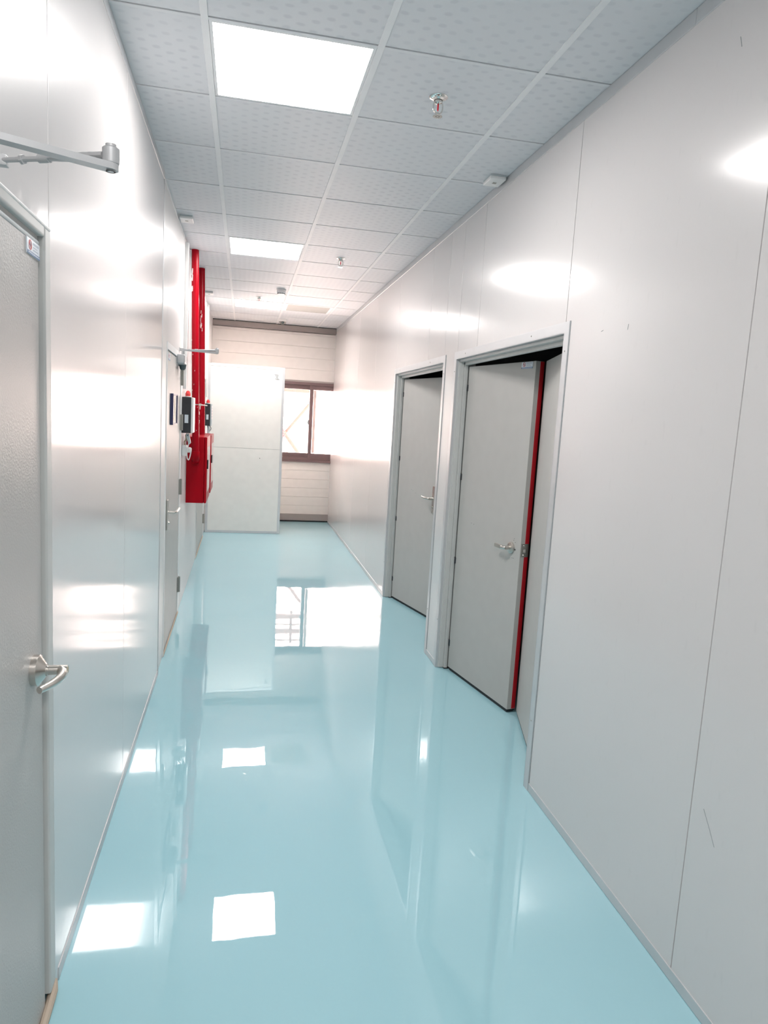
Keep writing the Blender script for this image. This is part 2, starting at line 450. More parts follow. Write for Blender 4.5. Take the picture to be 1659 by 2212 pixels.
B().tube(hp, 0.007, 6).build('coil', 'red_strip', t)
B().box(-1.6, -1.5, -0.05, 0.05, -0.3, 2.03, 0.003).build('post', 'rust', t); B().box(3.3, 3.4, -0.05, 0.05, -0.3, 2.03, 0.003).build('post', 'rust', t)

# ================================================================== DOORS
def sign_mesh(b, o, u, n, wd=0.108, ht=0.044):
    """no-smoking style plate: o = lower-left corner, u = direction along the plate, n = outward; material slots 0 white 1 red 2 blue 3 grey"""
    o, u, n = Vector(o), Vector(u).normalized(), Vector(n).normalized()
    z = Vector((0, 0, 1)); kx, kz = wd / 0.108, ht / 0.044
    def slab(a, c, e, f, d0, d1, mi):
        a, c, e, f = a * kx, c * kx, e * kz, f * kz
        P = [o + u * a + z * e + n * d0, o + u * c + z * e + n * d0, o + u * c + z * f + n * d0, o + u * a + z * f + n * d0]
        b.prism(P, (0, 0, 0), n * (d1 - d0), mi)
    slab(0, 0.108, 0, 0.044, 0.0, 0.0030, 0)
    slab(0, 0.108, 0, 0.0095, 0.0030, 0.0036, 2)
    cx, cz, R = 0.026 * kx, 0.027 * kz, 0.0145 * min(kx, kz)
    ring = lambda r, d: [o + u * (cx + r * math.cos(k * PI / 14)) + z * (cz + r * math.sin(k * PI / 14)) + n * d for k in range(28)]
    a, c = ring(R, 0.0036), ring(R - 0.0032, 0.0036)
    va = [b.bm.verts.new(p) for p in a]; vc = [b.bm.verts.new(p) for p in c]
    vb = [b.bm.verts.new(p - n * 0.0008) for p in a]
    for k in range(28):
        f = b.bm.faces.new((va[k], va[(k + 1) % 28], vc[(k + 1) % 28], vc[k])); f.material_index = 1
        f = b.bm.faces.new((vb[k], vb[(k + 1) % 28], va[(k + 1) % 28], va[k])); f.material_index = 1
    dgn = (u * 0.7071 + z * -0.7071); pr = (u * 0.7071 + z * 0.7071)
    ctr = o + u * cx + z * cz + n * 0.0030
    b.prism([ctr - dgn * R * 0.9 - pr * 0.0014, ctr + dgn * R * 0.9 - pr * 0.0014, ctr + dgn * R * 0.9 + pr * 0.0014, ctr - dgn * R * 0.9 + pr * 0.0014], (0, 0, 0), n * 0.0008, 1)
    slab(0.017, 0.033, 0.0255, 0.0285, 0.0030, 0.0034, 2)
    for row, (e, f, h) in enumerate(((0.050, 0.098, 0.0060), (0.050, 0.086, 0.0034), (0.050, 0.094, 0.0034))):
        zz = (0.032, 0.0235, 0.016)[row]; x = e
        while x < f:
            slab(x, min(x + 0.006, f), zz, zz + h, 0.0030, 0.0033, 3); x += 0.0085
    x = 0.008
    while x < 0.096:
        slab(x, x + 0.008, 0.003, 0.0065, 0.0036, 0.0039, 0); x += 0.011
SIGN = ['sign_white', 'sign_red', 'sign_blue', 'sign_grey']

def double_door(name, oy, label, angle1, angle2, kind_handle):
    """steel double door in the right wall, both leaves pushed a little into the room"""
    y0, y1, zt = D4[0] + oy, D4[1] + oy, D4[2]
    d = thing(name, label, 'door', (XR, (y0 + y1) / 2, 0), kind='structure')
    ox, oyy = XR, (y0 + y1) / 2
    def sh(b): return b.xform(Matrix.Translation((-ox, -oyy, 0)))
    cw = 0.045
    # casing: mitred flat strips with a return into the opening
    b = B()
    f0, f1 = XR - 0.004, XR + 0.001
    b.prism([(f0, y0 - cw, 0.001), (f0, y0, 0.001), (f0, y0, zt), (f0, y0 - cw, zt + cw)], (0, 0, 0), (f1 - f0, 0, 0))
    b.prism([(f0, y1, 0.001), (f0, y1 + cw, 0.001), (f0, y1 + cw, zt + cw), (f0, y1, zt)], (0, 0, 0), (f1 - f0, 0, 0))
    b.prism([(f0, y0, zt), (f0, y1, zt), (f0, y1 + cw, zt + cw), (f0, y0 - cw, zt + cw)], (0, 0, 0), (f1 - f0, 0, 0))
    b.box(f0, XR + 0.03, y0 - 0.001, y0 + 0.002, 0.001, zt - 0.002); b.box(f0, XR + 0.03, y1 - 0.002, y1 + 0.001, 0.001, zt - 0.002)
    b.box(f0, XR + 0.03, y0, y1, zt - 0.002, zt + 0.001)
    sh(b).build('casing', 'alu', d)
    sh(B().box(XR - 0.0025, XR + 0.001, y0 - cw - 0.005, y0 - cw + 0.001, 0.001, zt + cw)).build('sealant_line', 'groove', d)
    rv = B()
    for yy, zz in ((y0 - 0.02, 0.33), (y0 - 0.02, 1.98), (y1 + 0.02, 0.33), (y1 + 0.02, 1.98)): rv.lathe([(0.004, 0), (0.003, -0.002), (0.0005, -0.0028)], (f0, yy, zz), 'x', 10)
    for yy in (y0 + 0.35, y1 - 0.18): rv.lathe([(0.004, 0), (0.003, -0.002), (0.0005, -0.0028)], (f0, yy, zt + 0.022), 'x', 10)
    sh(rv).build('rivet', 'hinge', d)
    # steel frame
    b = B(); xa, xb, xc, xd = XR + 0.018, XR + 0.048, XR + 0.072, XR + 0.125
    for yy, s in ((y0, 1), (y1, -1)):
        def bb(xx0, xx1, t, z0=0.004, z1=zt - 0.002, bv=0.003):
            a, c = sorted((yy + s * 0.002, yy + s * t)); b.box(xx0, xx1, a, c, z0, z1, bv)
        bb(xa - 0.006, xa + 0.004, 0.008); bb(xa, xb, 0.016); bb(xb, xc, 0.030); bb(xc, xd, 0.012)
    b.box(xa, xb, y0 + 0.002, y1 - 0.002, zt - 0.018, zt - 0.002, 0.003); b.box(xb, xc, y0 + 0.002, y1 - 0.002, zt - 0.036, zt - 0.002, 0.003)
    b.box(xc, xd, y0 + 0.002, y1 - 0.002, zt - 0.014, zt - 0.002, 0.003)
    sh(b).build('frame', 'steel_frame', d)
    b = B(); b.box(xb, xd, y1 - 0.036, y1 - 0.003, 0.0005, 0.006); b.box(xb, xd, y0 + 0.003, y0 + 0.036, 0.0005, 0.006)
    sh(b).build('foot_seal', 'dark', d)
    # leaves: local u along the leaf from the hinge, v into the room
    TH, LW, z0, z1 = 0.055, 0.722, 0.021, zt - 0.046
    for which, (hx, hy, ang) in enumerate(((1.3985, 4.288 + oy, angle1), (1.402, 2.846 + oy, angle2))):
        s = -1 if which == 0 else 1
        lw = LW if which == 0 else 0.738
        u = Vector((math.sin(ang), s * math.cos(ang), 0)); n = Vector((math.cos(ang), -s * math.sin(ang), 0))
        Mx = Matrix(((u.x, n.x, 0, hx - ox), (u.y, n.y, 0, hy - oyy), (0, 0, 1, 0), (0, 0, 0, 1)))
        b = B().box(0, lw, 0, TH, z0, z1, 0.0025); b.xform(Mx)
        leaf = b.build('leaf', 'leaf', d)
        b = B().box(0.01, lw - 0.01, 0.006, TH - 0.006, 0.002, z0 + 0.002); b.xform(Mx); b.build('bottom_gap_shade', 'dark', leaf)  # dark filler paints in the shade of the gap under the leaf
        b = B().box(lw - 0.001, lw + (0.0015 if which == 0 else 0.006), 0.029 if which == 0 else 0.002, TH - 0.001, z0 + 0.004, z1 - 0.002); b.xform(Mx)
        if which == 0: b.build('seal_strip', 'red_strip', leaf)['label'] = 'red seal strip on the leaf edge'
        else: b.build('edge_strip', 'white_frame', leaf)
        if which == 0:
            b = B()
            for hz in (1.879, 1.307, 0.753, 0.187): b.lathe([(0.0165, -0.02), (0.0165, 0.02)], (-0.003, 0.012, hz), 'z', 14); b.box(-0.018, 0.01, 0.008, 0.03, hz - 0.018, hz + 0.018, 0.002)
            b.xform(Mx); b.build('hinge', 'black', leaf)['label'] = 'black hinge knuckles'
        if which == 0 and kind_handle == 'rose':
            b = B(); hz = 0.962; c = 0.632
            b.lathe([(0.0005, -0.012), (0.026, -0.012), (0.033, -0.008), (0.034, 0.0)], (c, 0, hz), 'y', 32)
            b.tube([(c, -0.008, hz), (c, -0.046, hz)], 0.0115, 18)
            b.tube([(c, -0.040, hz), (c - 0.010, -0.048, hz), (c - 0.026, -0.050, hz)], [0.011, 0.0115, 0.0115], 16)
            b.box(c - 0.098, c - 0.014, -0.055, -0.044, hz - 0.0125, hz + 0.0125, 0.003)
            b.lathe([(0.004, 0.0), (0.004, -0.004)], (c + 0.041, 0, hz - 0.004), 'y', 10, 1)
            b.xform(Mx); b.build('lever_handle', ['nickel', 'dark'], leaf)['label'] = 'satin lever on a round rose'
            b = B(); b.box(lw + 0.0005, lw + 0.003, 0.004, TH - 0.002, hz - 0.038, hz + 0.038, 0.001)
            b.box(lw + 0.002, lw + 0.012, 0.014, 0.030, hz - 0.010, hz + 0.010, 0.003, mi=1)
            for dz in (-0.027, 0.027): b.lathe([(0.005, 0.003), (0.004, 0.0046)], (lw, 0.022, hz + dz), 'x', 12, 1)
            b.xform(Mx); b.build('latch_plate', ['hinge', 'chrome'], leaf)
            b = B(); sign_mesh(b, (0.590, -0.0002, 1.973), (1, 0, 0), (0, -1, 0), 0.106, 0.036); b.xform(Mx)
            b.build('sign', SIGN, leaf)['label'] = 'small no smoking sticker with red ring and blue bar'
            b = B()
            for (px, pz) in ((0.655, 1.018), (0.652, 1.008), (0.668, 0.999), (0.648, 0.905), (0.662, 0.906), (0.17, 1.03), (0.20, 1.027)):
                b.lathe([(0.0022, 0.0005), (0.0022, -0.0006)], (px, 0, pz), 'y', 8)
            b.xform(Mx); b.build('screw_hole', 'dark', leaf)
        elif which == 0:
            b = B(); c = 0.662; hz = 1.02
            b.box(c - 0.017, c + 0.017, -0.012, 0.0, hz - 0.125, hz + 0.105, 0.004)
            b.tube([(c, -0.01, hz), (c, -0.05, hz)], 0.010, 14)
            b.tube([(c, -0.047, hz), (c - 0.02, -0.056, hz), (c - 0.06, -0.056, hz), (c - 0.118, -0.050, hz + 0.004)], [0.010, 0.011, 0.011, 0.0105], 14)
            b.lathe([(0.008, -0.012), (0.008, -0.020)], (c, 0, hz - 0.07), 'y', 14)
            b.xform(Mx); b.build('lever_handle', 'nickel', leaf)['label'] = 'chrome lever on a long back plate'
            b = B()
            for (px, pz) in ((0.26, 1.05), (0.29, 1.045), (0.34, 1.03)): b.lathe([(0.0022, 0.0005), (0.0022, -0.0006)], (px, 0, pz), 'y', 8)
            b.xform(Mx); b.build('screw_hole', 'dark', leaf)
        elif which == 1:
            b = B(); hz = 0.962; c = lw - 0.09
            b.box(lw + 0.0005, lw + 0.0025, 0.004, TH - 0.004, hz - 0.04, hz + 0.04, 0.0008)
            b.xform(Mx); b.build('strike_plate', 'hinge', leaf)
    return d

double_door('door_4', 0.0, 'nearer grey double door on the right, ajar with a red seal edge', 0.2035, 0.263, 'rose')
double_door('door_5', 1.83, 'farther grey double door on the right, ajar with a chrome lever', 0.252, 0.252, 'plate')

# ---- door 1: nearest door on the left, closed
d = thing('door_1', 'nearest door on the left, textured grey with a curved lever', 'door', (XL, 1.34, 0), kind='structure')
oy = 1.34
def L1(b): return b.xform(Matrix.Translation((-XL, -oy, 0)))
b = B(); y0, y1, zt = D1
b.box(XL - 0.05, XL + 0.004, y1 - 0.050, y1 + 0.002, 0.035, zt, 0.006, seg=3)
b.box(XL - 0.05, XL - 0.012, y1 - 0.066, y1 - 0.048, 0.012, zt - 0.02, 0.004)
b.box(XL - 0.05, XL + 0.004, y0 - 0.002, y0 + 0.034, 0.035, zt, 0.006, seg=3)
b.box(XL - 0.05, XL - 0.012, y0 + 0.032, y0 + 0.052, 0.012, zt - 0.03, 0.004)
b.box(XL - 0.05, XL + 0.004, y0 + 0.034, y1 - 0.050, zt - 0.026, zt + 0.002, 0.006, seg=3)
L1(b).build('frame', 'steel_frame', d)
b = B(); b.tube([(XL + 0.001, y0, zt + 0.001), (XL + 0.001, y1 - 0.006, zt + 0.001)], 0.005, 12)
L1(b).build('head_bead', 'white_frame', d)
b = B(); b.box(XL - 0.05, XL - 0.010, y0 + 0.05, y1 - 0.066, zt - 0.038, zt - 0.012, 0.002)
L1(b).build('head_rail', 'leaf_textured', d)
b = B(); b.box(XL - 0.049, XL - 0.006, y0 + 0.052, y1 - 0.067, 0.016, zt - 0.049, 0.003)
leaf = L1(b).build('leaf', 'leaf_textured', d)
b = B(); b.tube([(XL - 0.011, y0 + 0.05, zt - 0.0435), (XL - 0.011, y1 - 0.066, zt - 0.0435)], 0.0062, 12)
L1(b).build('top_gasket', 'grey_plastic', d)
b = B(); b.tube([(XL - 0.012, y0 - 0.005, 0.006), (XL + 0.006, y0 + 0.3, 0.007), (XL + 0.008, y1 - 0.3, 0.006), (XL + 0.002, y1 - 0.07, 0.012), (XL + 0.002, y1 - 0.02, 0.022), (XL, y1 + 0.004, 0.034)], [0.009, 0.010, 0.010, 0.012, 0.013, 0.008], 10)
L1(b).build('threshold_bead', 'sealant', d)['label'] = 'beige sealant along the threshold'
b = B(); c = (XL - 0.006, 1.735, 1.0)
b.lathe([(0.0375, -0.001), (0.0375, 0.014), (0.035, 0.016), (0.0335, 0.0165), (0.0145, 0.030), (0.0145, 0.034)], c, 'x', 40)
rose = L1(b).build('rose', 'nickel', leaf)
b = B(); cx, cy, cz = c
b.tube([(cx + 0.030, cy, cz), (cx + 0.078, cy, cz)], 0.0118, 24)
def smooth_path(P, n=8):
    P = [Vector(p) for p in P]; out = []
    for i in range(len(P) - 1):
        p0, p1, p2, p3 = P[max(i - 1, 0)], P[i], P[i + 1], P[min(i + 2, len(P) - 1)]
        for k in range(n):
            t_ = k / n
            out.append(0.5 * ((2 * p1) + (-p0 + p2) * t_ + (2 * p0 - 5 * p1 + 4 * p2 - p3) * t_ ** 2 + (-p0 + 3 * p1 - 3 * p2 + p3) * t_ ** 3))
    return out + [P[-1]]
pts = smooth_path([(cx + 0.060, cy + 0.002, cz), (cx + 0.070, cy - 0.016, cz - 0.001), (cx + 0.072, cy - 0.045, cz - 0.002), (cx + 0.064, cy - 0.082, cz - 0.002), (cx + 0.046, cy - 0.122, cz - 0.002)], 6)
b.tube(pts, [0.0115 + 0.0005 * math.sin(k / len(pts) * PI) - 0.004 * k / len(pts) for k in range(len(pts))], 18, flat=1.05)
b.lathe([(0.008, 0.0775), (0.008, 0.0785)], (cx, cy, cz), 'x', 18, 1)
L1(b).build('lever', ['nickel', 'tan'], leaf)['label'] = 'satin lever curving back to the door'
b = B(); sign_mesh(b, (XL - 0.0062, 1.716, 1.972), (0, 1, 0), (1, 0, 0), 0.094, 0.034)
L1(b).build('sign', SIGN, leaf)['label'] = 'small white plate with red symbol and blue lettering bars'

# crumpled sheet end above the near door frame
b = B()
N = 26; rows = []
for k in range(N + 1):
    y = 1.15 + (1.868 - 1.15) * k / N
    row = []
    for q in range(5):
        z = 2.060 + 0.042 * q / 4
        bulge = 0.004 * math.exp(-((y - 1.62) / 0.018) ** 2) + 0.004 * math.exp(-((y - 1.70) / 0.015) ** 2) + 0.003 * math.exp(-((y - 1.765) / 0.016) ** 2)
        row.append(b.bm.verts.new((XL + 0.0012 + bulge * (1 - q / 4) + 0.0006, y, z)))
    rows.append(row)
for k in range(N):
    for q in range(4): b.bm.faces.new((rows[k][q], rows[k + 1][q], rows[k + 1][q + 1], rows[k][q + 1]))
o = b.build('flashing', 'wall', wl)

# ---- doors 2 and 3: closed doors further along the left wall
def closed_door(name, D, label, hinges, hy):
    y0, y1, zt = D; oy = (y0 + y1) / 2
    d = thing(name, label, 'door', (XLF, oy, 0), kind='structure')
    def LL(b): return b.xform(Matrix.Translation((-XLF, -oy, 0)))
    b = B()
    b.box(XLF - 0.05, XLF + 0.006, y0 - 0.004, y0 + 0.012, 0.001, zt + 0.004, 0.002); b.box(XLF - 0.05, XLF + 0.003, y1 - 0.09, y1 + 0.004, 0.001, zt + 0.004, 0.002)
    b.box(XLF - 0.05, XLF + 0.004, y0 + 0.012, y1 - 0.09, zt - 0.040, zt + 0.004, 0.002)
    LL(b).build('frame', 'white_frame', d)
    b = B(); b.box(XLF - 0.05, XLF - 0.004, y0 + 0.012, y0 + 0.085, 0.004, zt - 0.042, 0.002)
    LL(b).build('stile', 'steel_frame', d)
    b = B(); b.box(XLF - 0.049, XLF - 0.002, y0 + 0.088, y1 - 0.093, 0.010, zt - 0.046, 0.003)
    lf = LL(b).build('leaf', 'leaf', d)
    b = B(); b.tube([(XLF + 0.002, y0, 0.005), (XLF + 0.003, y1 - 0.05, 0.005)], 0.006, 8)
    LL(b).build('threshold_bead', 'sealant', d)
    for hz in hinges:
        b = B(); b.tube([(XLF + 0.012, hy, hz - 0.062), (XLF + 0.012, hy, hz + 0.062)], 0.009, 12)
        b.box(XLF - 0.002, XLF + 0.008, hy - 0.026, hy + 0.030, hz - 0.060, hz + 0.060, 0.001)
        LL(b).build('hinge', 'hinge', d)
    return d, lf, LL
d2, lf2, LL2 = closed_door('door_2', D2, 'grey door on the left before the red pipes, closer at its top', (1.88, 1.535, 1.03, 0.24), 5.630)
b = B(); c = (XLF - 0.002, 4.735, 0.955)
b.box(c[0] - 0.001, c[0] + 0.012, c[1] - 0.020, c[1] + 0.020, 0.835, 1.040, 0.005)
b.tube([(c[0] + 0.01, c[1], c[2]), (c[0] + 0.055, c[1], c[2])], 0.010, 14)
b.tube(smooth_path([(c[0] + 0.050, c[1], c[2]), (c[0] + 0.062, c[1] + 0.02, c[2]), (c[0] + 0.064, c[1] + 0.07, c[2]), (c[0] + 0.070, c[1] + 0.135, c[2] + 0.008)], 5), 0.0095, 12)
b.lathe([(0.009, 0.012), (0.008, 0.022)], (c[0], c[1], 0.885), 'x', 14)
LL2(b).build('lever_handle', 'nickel', lf2)['label'] = 'satin lever on a long back plate'
b = B(); sign_mesh(b, (XLF - 0.0022, 4.700, 1.948), (0, 1, 0), (1, 0, 0))
LL2(b).build('sign', SIGN, lf2)['label'] = 'small white plate with dark marks'
d3, lf3, LL3 = closed_door('door_3', D3, 'farthest grey door on the left, partly behind the red cabinets', (1.90, 1.56, 0.24), 9.12)

# framed notice on door 2
n = thing('notice_frame', 'navy framed cream notice fixed on the left door with the closer', 'notice', (XLF - 0.002, 5.07, 1.53))
b = B(); b.box(0, 0.020, -0.195, -0.175, 0, 0.21, 0.002); b.box(0, 0.014, 0.180, 0.195, 0.0, 0.21, 0.002)
b.box(0, 0.012, -0.177, 0.182, 0, 0.008, 0.001); b.box(0, 0.012, -0.177, 0.182, 0.202, 0.21, 0.001)
b.build('frame', 'navy', n)
b = B(); b.box(0, 0.006, -0.176, 0.181, 0.006, 0.204, 0.001); b.build('sheet', 'cream_paper', n)
b = B(); b.tube(smooth_path([(0.0065, -0.06, 0.010), (0.0065, 0.03, 0.07), (0.0065, 0.05, 0.13), (0.0065, -0.02, 0.200)], 6), 0.006, 8, flat=0.3, up=(1, 0, 0))
b.build('curved_line', 'tan', n)

# ================================================================== DOOR CLOSERS
def closer(name, label, loc, elbow, spindle, shoe, body=True):
    t = thing(name, label, 'door closer', loc, group='silver door closers on the left doors')
    ex, ey, ez = elbow; sx, sy, sz = spindle; hx, hy, hz = shoe
    # body: rounded box along y on the leaf, valve cap and spindle below
    b = B(); b.box(0.0, 0.060, sy - 0.185, sy + 0.035, sz - 0.090, sz - 0.022, 0.012, seg=3)
    b.box(-0.001, 0.004, sy - 0.20, sy + 0.05, sz - 0.098, sz - 0.014, 0.001)
    body = b.build('body', 'closer', t)
    b = B(); b.lathe([(0.014, -0.126), (0.022, -0.116), (0.026, -0.092), (0.026, -0.088)], (sx, sy, sz), 'z', 20)
    b.build('spindle_cap', 'dark_grey', t)
    # main arm: flat bar with rounded end
    a, c = Vector((sx, sy, ez - 0.024)), Vector((ex, ey, ez - 0.024)); u = (c - a).normalized(); v = Vector((-u.y, u.x, 0))
    P = []
    for k in range(9):
        an = -PI / 2 + PI * k / 8; P.append(c + u * 0.013 * math.cos(an) + v * 0.013 * math.sin(an))
    for k in range(9):
        an = PI / 2 + PI * k / 8; P.append(a + u * 0.013 * math.cos(an) + v * 0.013 * math.sin(an))
    b = B(); b.prism(P, (0, 0, 0), (0, 0, 0.011)); b.tube([(sx, sy, sz - 0.03), (sx, sy, ez - 0.010)], 0.011, 14)
    b.build('main_arm', 'closer', t)
    # knuckle
    b = B(); b.lathe([(0.0135, -0.013), (0.0145, -0.011), (0.0145, 0.012), (0.0125, 0.014), (0.009, 0.0145), (0.009, 0.0195), (0.006, 0.020), (0.0055, 0.0205)], (ex, ey, ez), 'z', 26)
    b.lathe([(0.0085, -0.0262), (0.006, -0.0262), (0.006, -0.0235)], (ex, ey, ez), 'z', 18)
    b.build('knuckle', 'closer', t)
    # forearm: flat tapering shoe, threaded rod with a nut, pivot at the frame
    e, s_ = Vector(elbow), Vector((hx, hy, hz)); L = (s_ - e).length; q = (s_ - e).normalized()
    b = B(); b.tube([e + q * 0.012, e + q * 0.055, e + q * (L * 0.55)], [0.012, 0.0125, 0.0075], 14, flat=0.62)
    b.tube([e + q * (L * 0.53), e + q * (L * 0.62)], 0.0078, 12); b.tube([e + q * (L * 0.60), e + q * (L * 0.97)], 0.0048, 10)
    b.tube([e + q * (L * 0.76), e + q * (L * 0.785)], 0.0088, 6)
    b.build('forearm', 'closer', t)
    b = B(); b.box(-0.001, 0.006, hy - 0.022, hy + 0.022, hz - 0.014, hz + 0.014, 0.002); b.box(0.004, 0.030, hy - 0.010, hy + 0.010, hz - 0.010, hz + 0.010, 0.003)
    b.build('shoe', 'closer', t)
    return t
closer('door_closer', 'silver closer arms jutting from above the nearest left door', (XL + 0.004, 0, 0), (0.229, 1.364, 2.083), (0.030, 1.262, 2.050), (0.012, 1.472, 2.085))
t2 = closer('door_closer', 'silver closer on the left door before the red pipes', (XLF - 0.002, 0, 0), (0.272, 5.50, 2.092), (0.030, 5.43, 2.052), (0.012, 5.47, 2.078))

# ================================================================== FIRE SERVICES ON THE LEFT WALL
def pipe(name, label, x, y, ztop, zb, cab_y, r, chips):
    t = thing(name, label, 'pipe', (x, y, 0), group='red fire risers on the left wall')
    lean = 0.036
    P = [(0, 0, ztop), (lean * 0.5, 0, (ztop + zb) / 2), (lean, 0, zb + 0.07)]
    b = B().tube(P, r, 24)
    for q in chips:
        q = list(q)
        a, z, hh, rr = q
        f = (H - z) / (H - 1.2) * lean
        b.tube([(f + r * 1.005 * math.cos(a), r * 1.005 * math.sin(a), z), (f + r * 1.005 * math.cos(a + 0.04), r * 1.005 * math.sin(a + 0.04), z + hh)], rr, 6, mi=1)
    b.build('riser', ['red_pipe', 'white_plastic'], t)
    R = 0.06
    E_ = [(lean, 0, zb + 0.075)] + [(lean, R - R * math.cos(a * PI / 16), zb + R - R * math.sin(a * PI / 16)) for a in range(9)] + [(lean, cab_y - y - 0.001, zb)]
    B().tube(E_, [r * 1.13] * len(E_), 24).build('elbow', 'red_cab', t)
    return t
U_ = random.uniform
pipe('fire_pipe', 'nearer red riser pipe, chipped near the ceiling', -0.436, 6.190, H + 0.02, 1.205, 6.285, 0.0300,
     [(PI * U_(1.12, 1.26), U_(2.60, 2.80), U_(0.012, 0.04), 0.0036) for k in range(14)] + [(PI * U_(1.1, 1.7), U_(1.4, 2.7), 0.010, 0.0010) for k in range(7)])
pipe('fire_pipe', 'farther red riser pipe, just behind the chipped one', -0.426, 6.95, H + 0.02, 1.22, 7.30, 0.0285,
     [(PI * U_(1.35, 1.55), U_(2.35, 2.60), 0.03, 0.0020) for k in range(9)] + [(PI * U_(1.2, 1.35), U_(1.45, 1.65), 0.03, 0.0025) for k in range(4)])

t = thing('pipe_clamp', 'thin steel clamp bar holding both red pipes', 'clamp', (XLF, 6.19, 1.681))
B().tube([(0.0, -0.040, 0), (0.118, -0.040, 0), (0.128, -0.03, 0), (0.130, 0.80, 0), (0.0, 0.81, 0)], 0.0045, 8).build('rod', 'nickel', t)
B().lathe([(0.012, -0.005), (0.012, 0.005)], (0.118, -0.045, 0), 'y', 6).build('nut', 'nickel', t)

def cabinet(label, y0, y1, x1, z0, z1):
    t = thing('hydrant_cabinet', label, 'fire cabinet', (XLF, (y0 + y1) / 2, z0), group='red fire cabinets on the left wall')
    hw = (y1 - y0) / 2; dx = x1 - XLF; hh = z1 - z0
    b = B().box(-0.0005, dx - 0.024, -hw, hw, 0, hh, 0.004); b.build('body', 'red_cab', t)
    b = B().box(dx - 0.022, dx, -hw, hw, 0, hh, 0.004); dr = b.build('door', 'red_cab', t)
    b = B().box(dx - 0.001, dx + 0.002, -hw + 0.10, hw - 0.08, 0.09, hh - 0.09, 0.001); b.build('door_panel', plain('pale_glass_panel', (0.70, 0.45, 0.45), 0.1), dr)
    b = B().box(dx, dx + 0.012, -hw + 0.025, -hw + 0.055, hh * 0.52, hh * 0.66, 0.003); b.build('latch', 'black', dr)
    return t
cabinet('nearer red fire cabinet, the chipped pipe bending into it', 6.285, 6.875, -0.308, 0.816, 1.402)
cabinet('farther red fire cabinet, nearly hidden behind the first one', 7.30, 7.86, -0.318, 0.790, 1.385)

def alarm(label, y0, y1, z0, z1, dx, led):
    t = thing('alarm_box', label, 'alarm', (XLF, (y0 + y1) / 2, z0), group='black alarm boxes on the left wall')
    hw = (y1 - y0) / 2; h = z1 - z0
    B().box(0.001, dx - 0.018, -hw, hw, 0, h, 0.004).build('body', 'black', t)
    b = B().box(dx - 0.019, dx, -hw + 0.001, hw - 0.001, 0.002, h - 0.002, 0.005); fr = b.build('front_panel', 'grey_plastic' if led else 'white_plastic', t)  # pale front colour stands in for light reflected off this face
    if led:
        b = B()
        for k in range(5): b.box(dx, dx + 0.002, -0.03, 0.03, h * 0.32 + k * 0.035, h * 0.32 + k * 0.035 + 0.018, 0.0005)
        b.build('display', 'led', fr)
    b = B()
    for ring, nn in ((0.006, 5), (0.012, 9), (0.018, 13)):
        for k in range(nn):
            a = 2 * PI * k / nn; b.lathe([(0.0021, 0.0004), (0.0021, -0.0008)], (dx * 0.36 + ring * math.cos(a), -hw, h * 0.88 + ring * math.sin(a)), 'y', 8)
    b.build('speaker_grille', 'black_vent', t)
    B().box(dx * 0.26, dx * 0.58, -hw - 0.0012, -hw + 0.001, h * 0.28, h * 0.51, 0.0005).build('label', 'sign_white', t)
    b = B(); b.lathe([(0.024, -0.001), (0.024, 0.007), (0.021, 0.008)], (dx * 0.44, 0, h), 'z', 24); b.build('beacon_base', 'white_plastic', t)
    b = B(); b.lathe([(0.021, 0.008), (0.0215, 0.028), (0.020, 0.030), (0.013, 0.046), (0.004, 0.052)], (dx * 0.44, 0, h), 'z', 24)
    b.build('beacon', 'red_lens', t)['label'] = 'red beacon dome'
    return t
alarm('nearer black alarm box with red beacon, beside the chipped pipe', 5.735, 5.925, 1.450, 1.735, 0.090, False)
alarm('farther black alarm box with red beacon, beside the cream board', 8.98, 9.17, 1.440, 1.715, 0.088, True)

for (y, label) in ((5.83, 'white cable trunking dropping from the ceiling to the nearer alarm box'), (9.075, 'white cable trunking dropping from the ceiling to the farther alarm box')):
    zb = 1.80
    b = B().box(XLF + 0.0005, XLF + 0.026, y - 0.022, y + 0.022, zb, H - 0.03, 0.002)
    tag(b.build('cable_trunking', 'white_plastic'), label, 'trunking', group='white cable trunking on the left wall')

# connector, socket and lead under the nearer alarm
t = thing('hanging_connector', 'grey plastic connector hanging under the nearer alarm box', 'connector', (XLF + 0.045, 5.80, 1.36))
b = B(); P = [(-0.014, 0, 0.085), (0.012, 0, 0.085), (0.026, 0, 0.012), (0.018, 0, 0.0), (0.008, 0, 0.0), (-0.010, 0, 0.055)]
b.prism(P, (0, -0.012, 0), (0, 0.024, 0)); b.build('body', 'grey_plastic', t)
B().lathe([(0.004, -0.0128), (0.004, -0.0118)], (0.0, 0, 0.07), 'y', 10).build('pin', 'dark', t)
t = thing('hanging_connector', 'grey plastic connector hanging under the farther alarm box', 'connector', (XLF + 0.045, 9.05, 1.365))
b = B(); b.prism(P, (0, -0.012, 0), (0, 0.024, 0)); b.build('body', 'grey_plastic', t)
B().tube(smooth_path([(0.02, 0.01, 0.075), (0.034, 0.01, 0.05), (0.034, 0.01, 0.03), (0.016, 0.01, 0.002)], 5), 0.004, 8).build('lead', 'black', t)
t = thing('wall_socket', 'white socket box with a plugged looped lead, left of the red cabinet', 'socket', (XLF, 5.83, 1.245))
B().box(0.001, 0.040, -0.043, 0.043, 0.02, 0.105, 0.004).build('box', 'white_plastic', t)
B().box(0.038, 0.068, -0.020, 0.020, 0.045, 0.085, 0.006).build('plug', 'white_plastic', t)
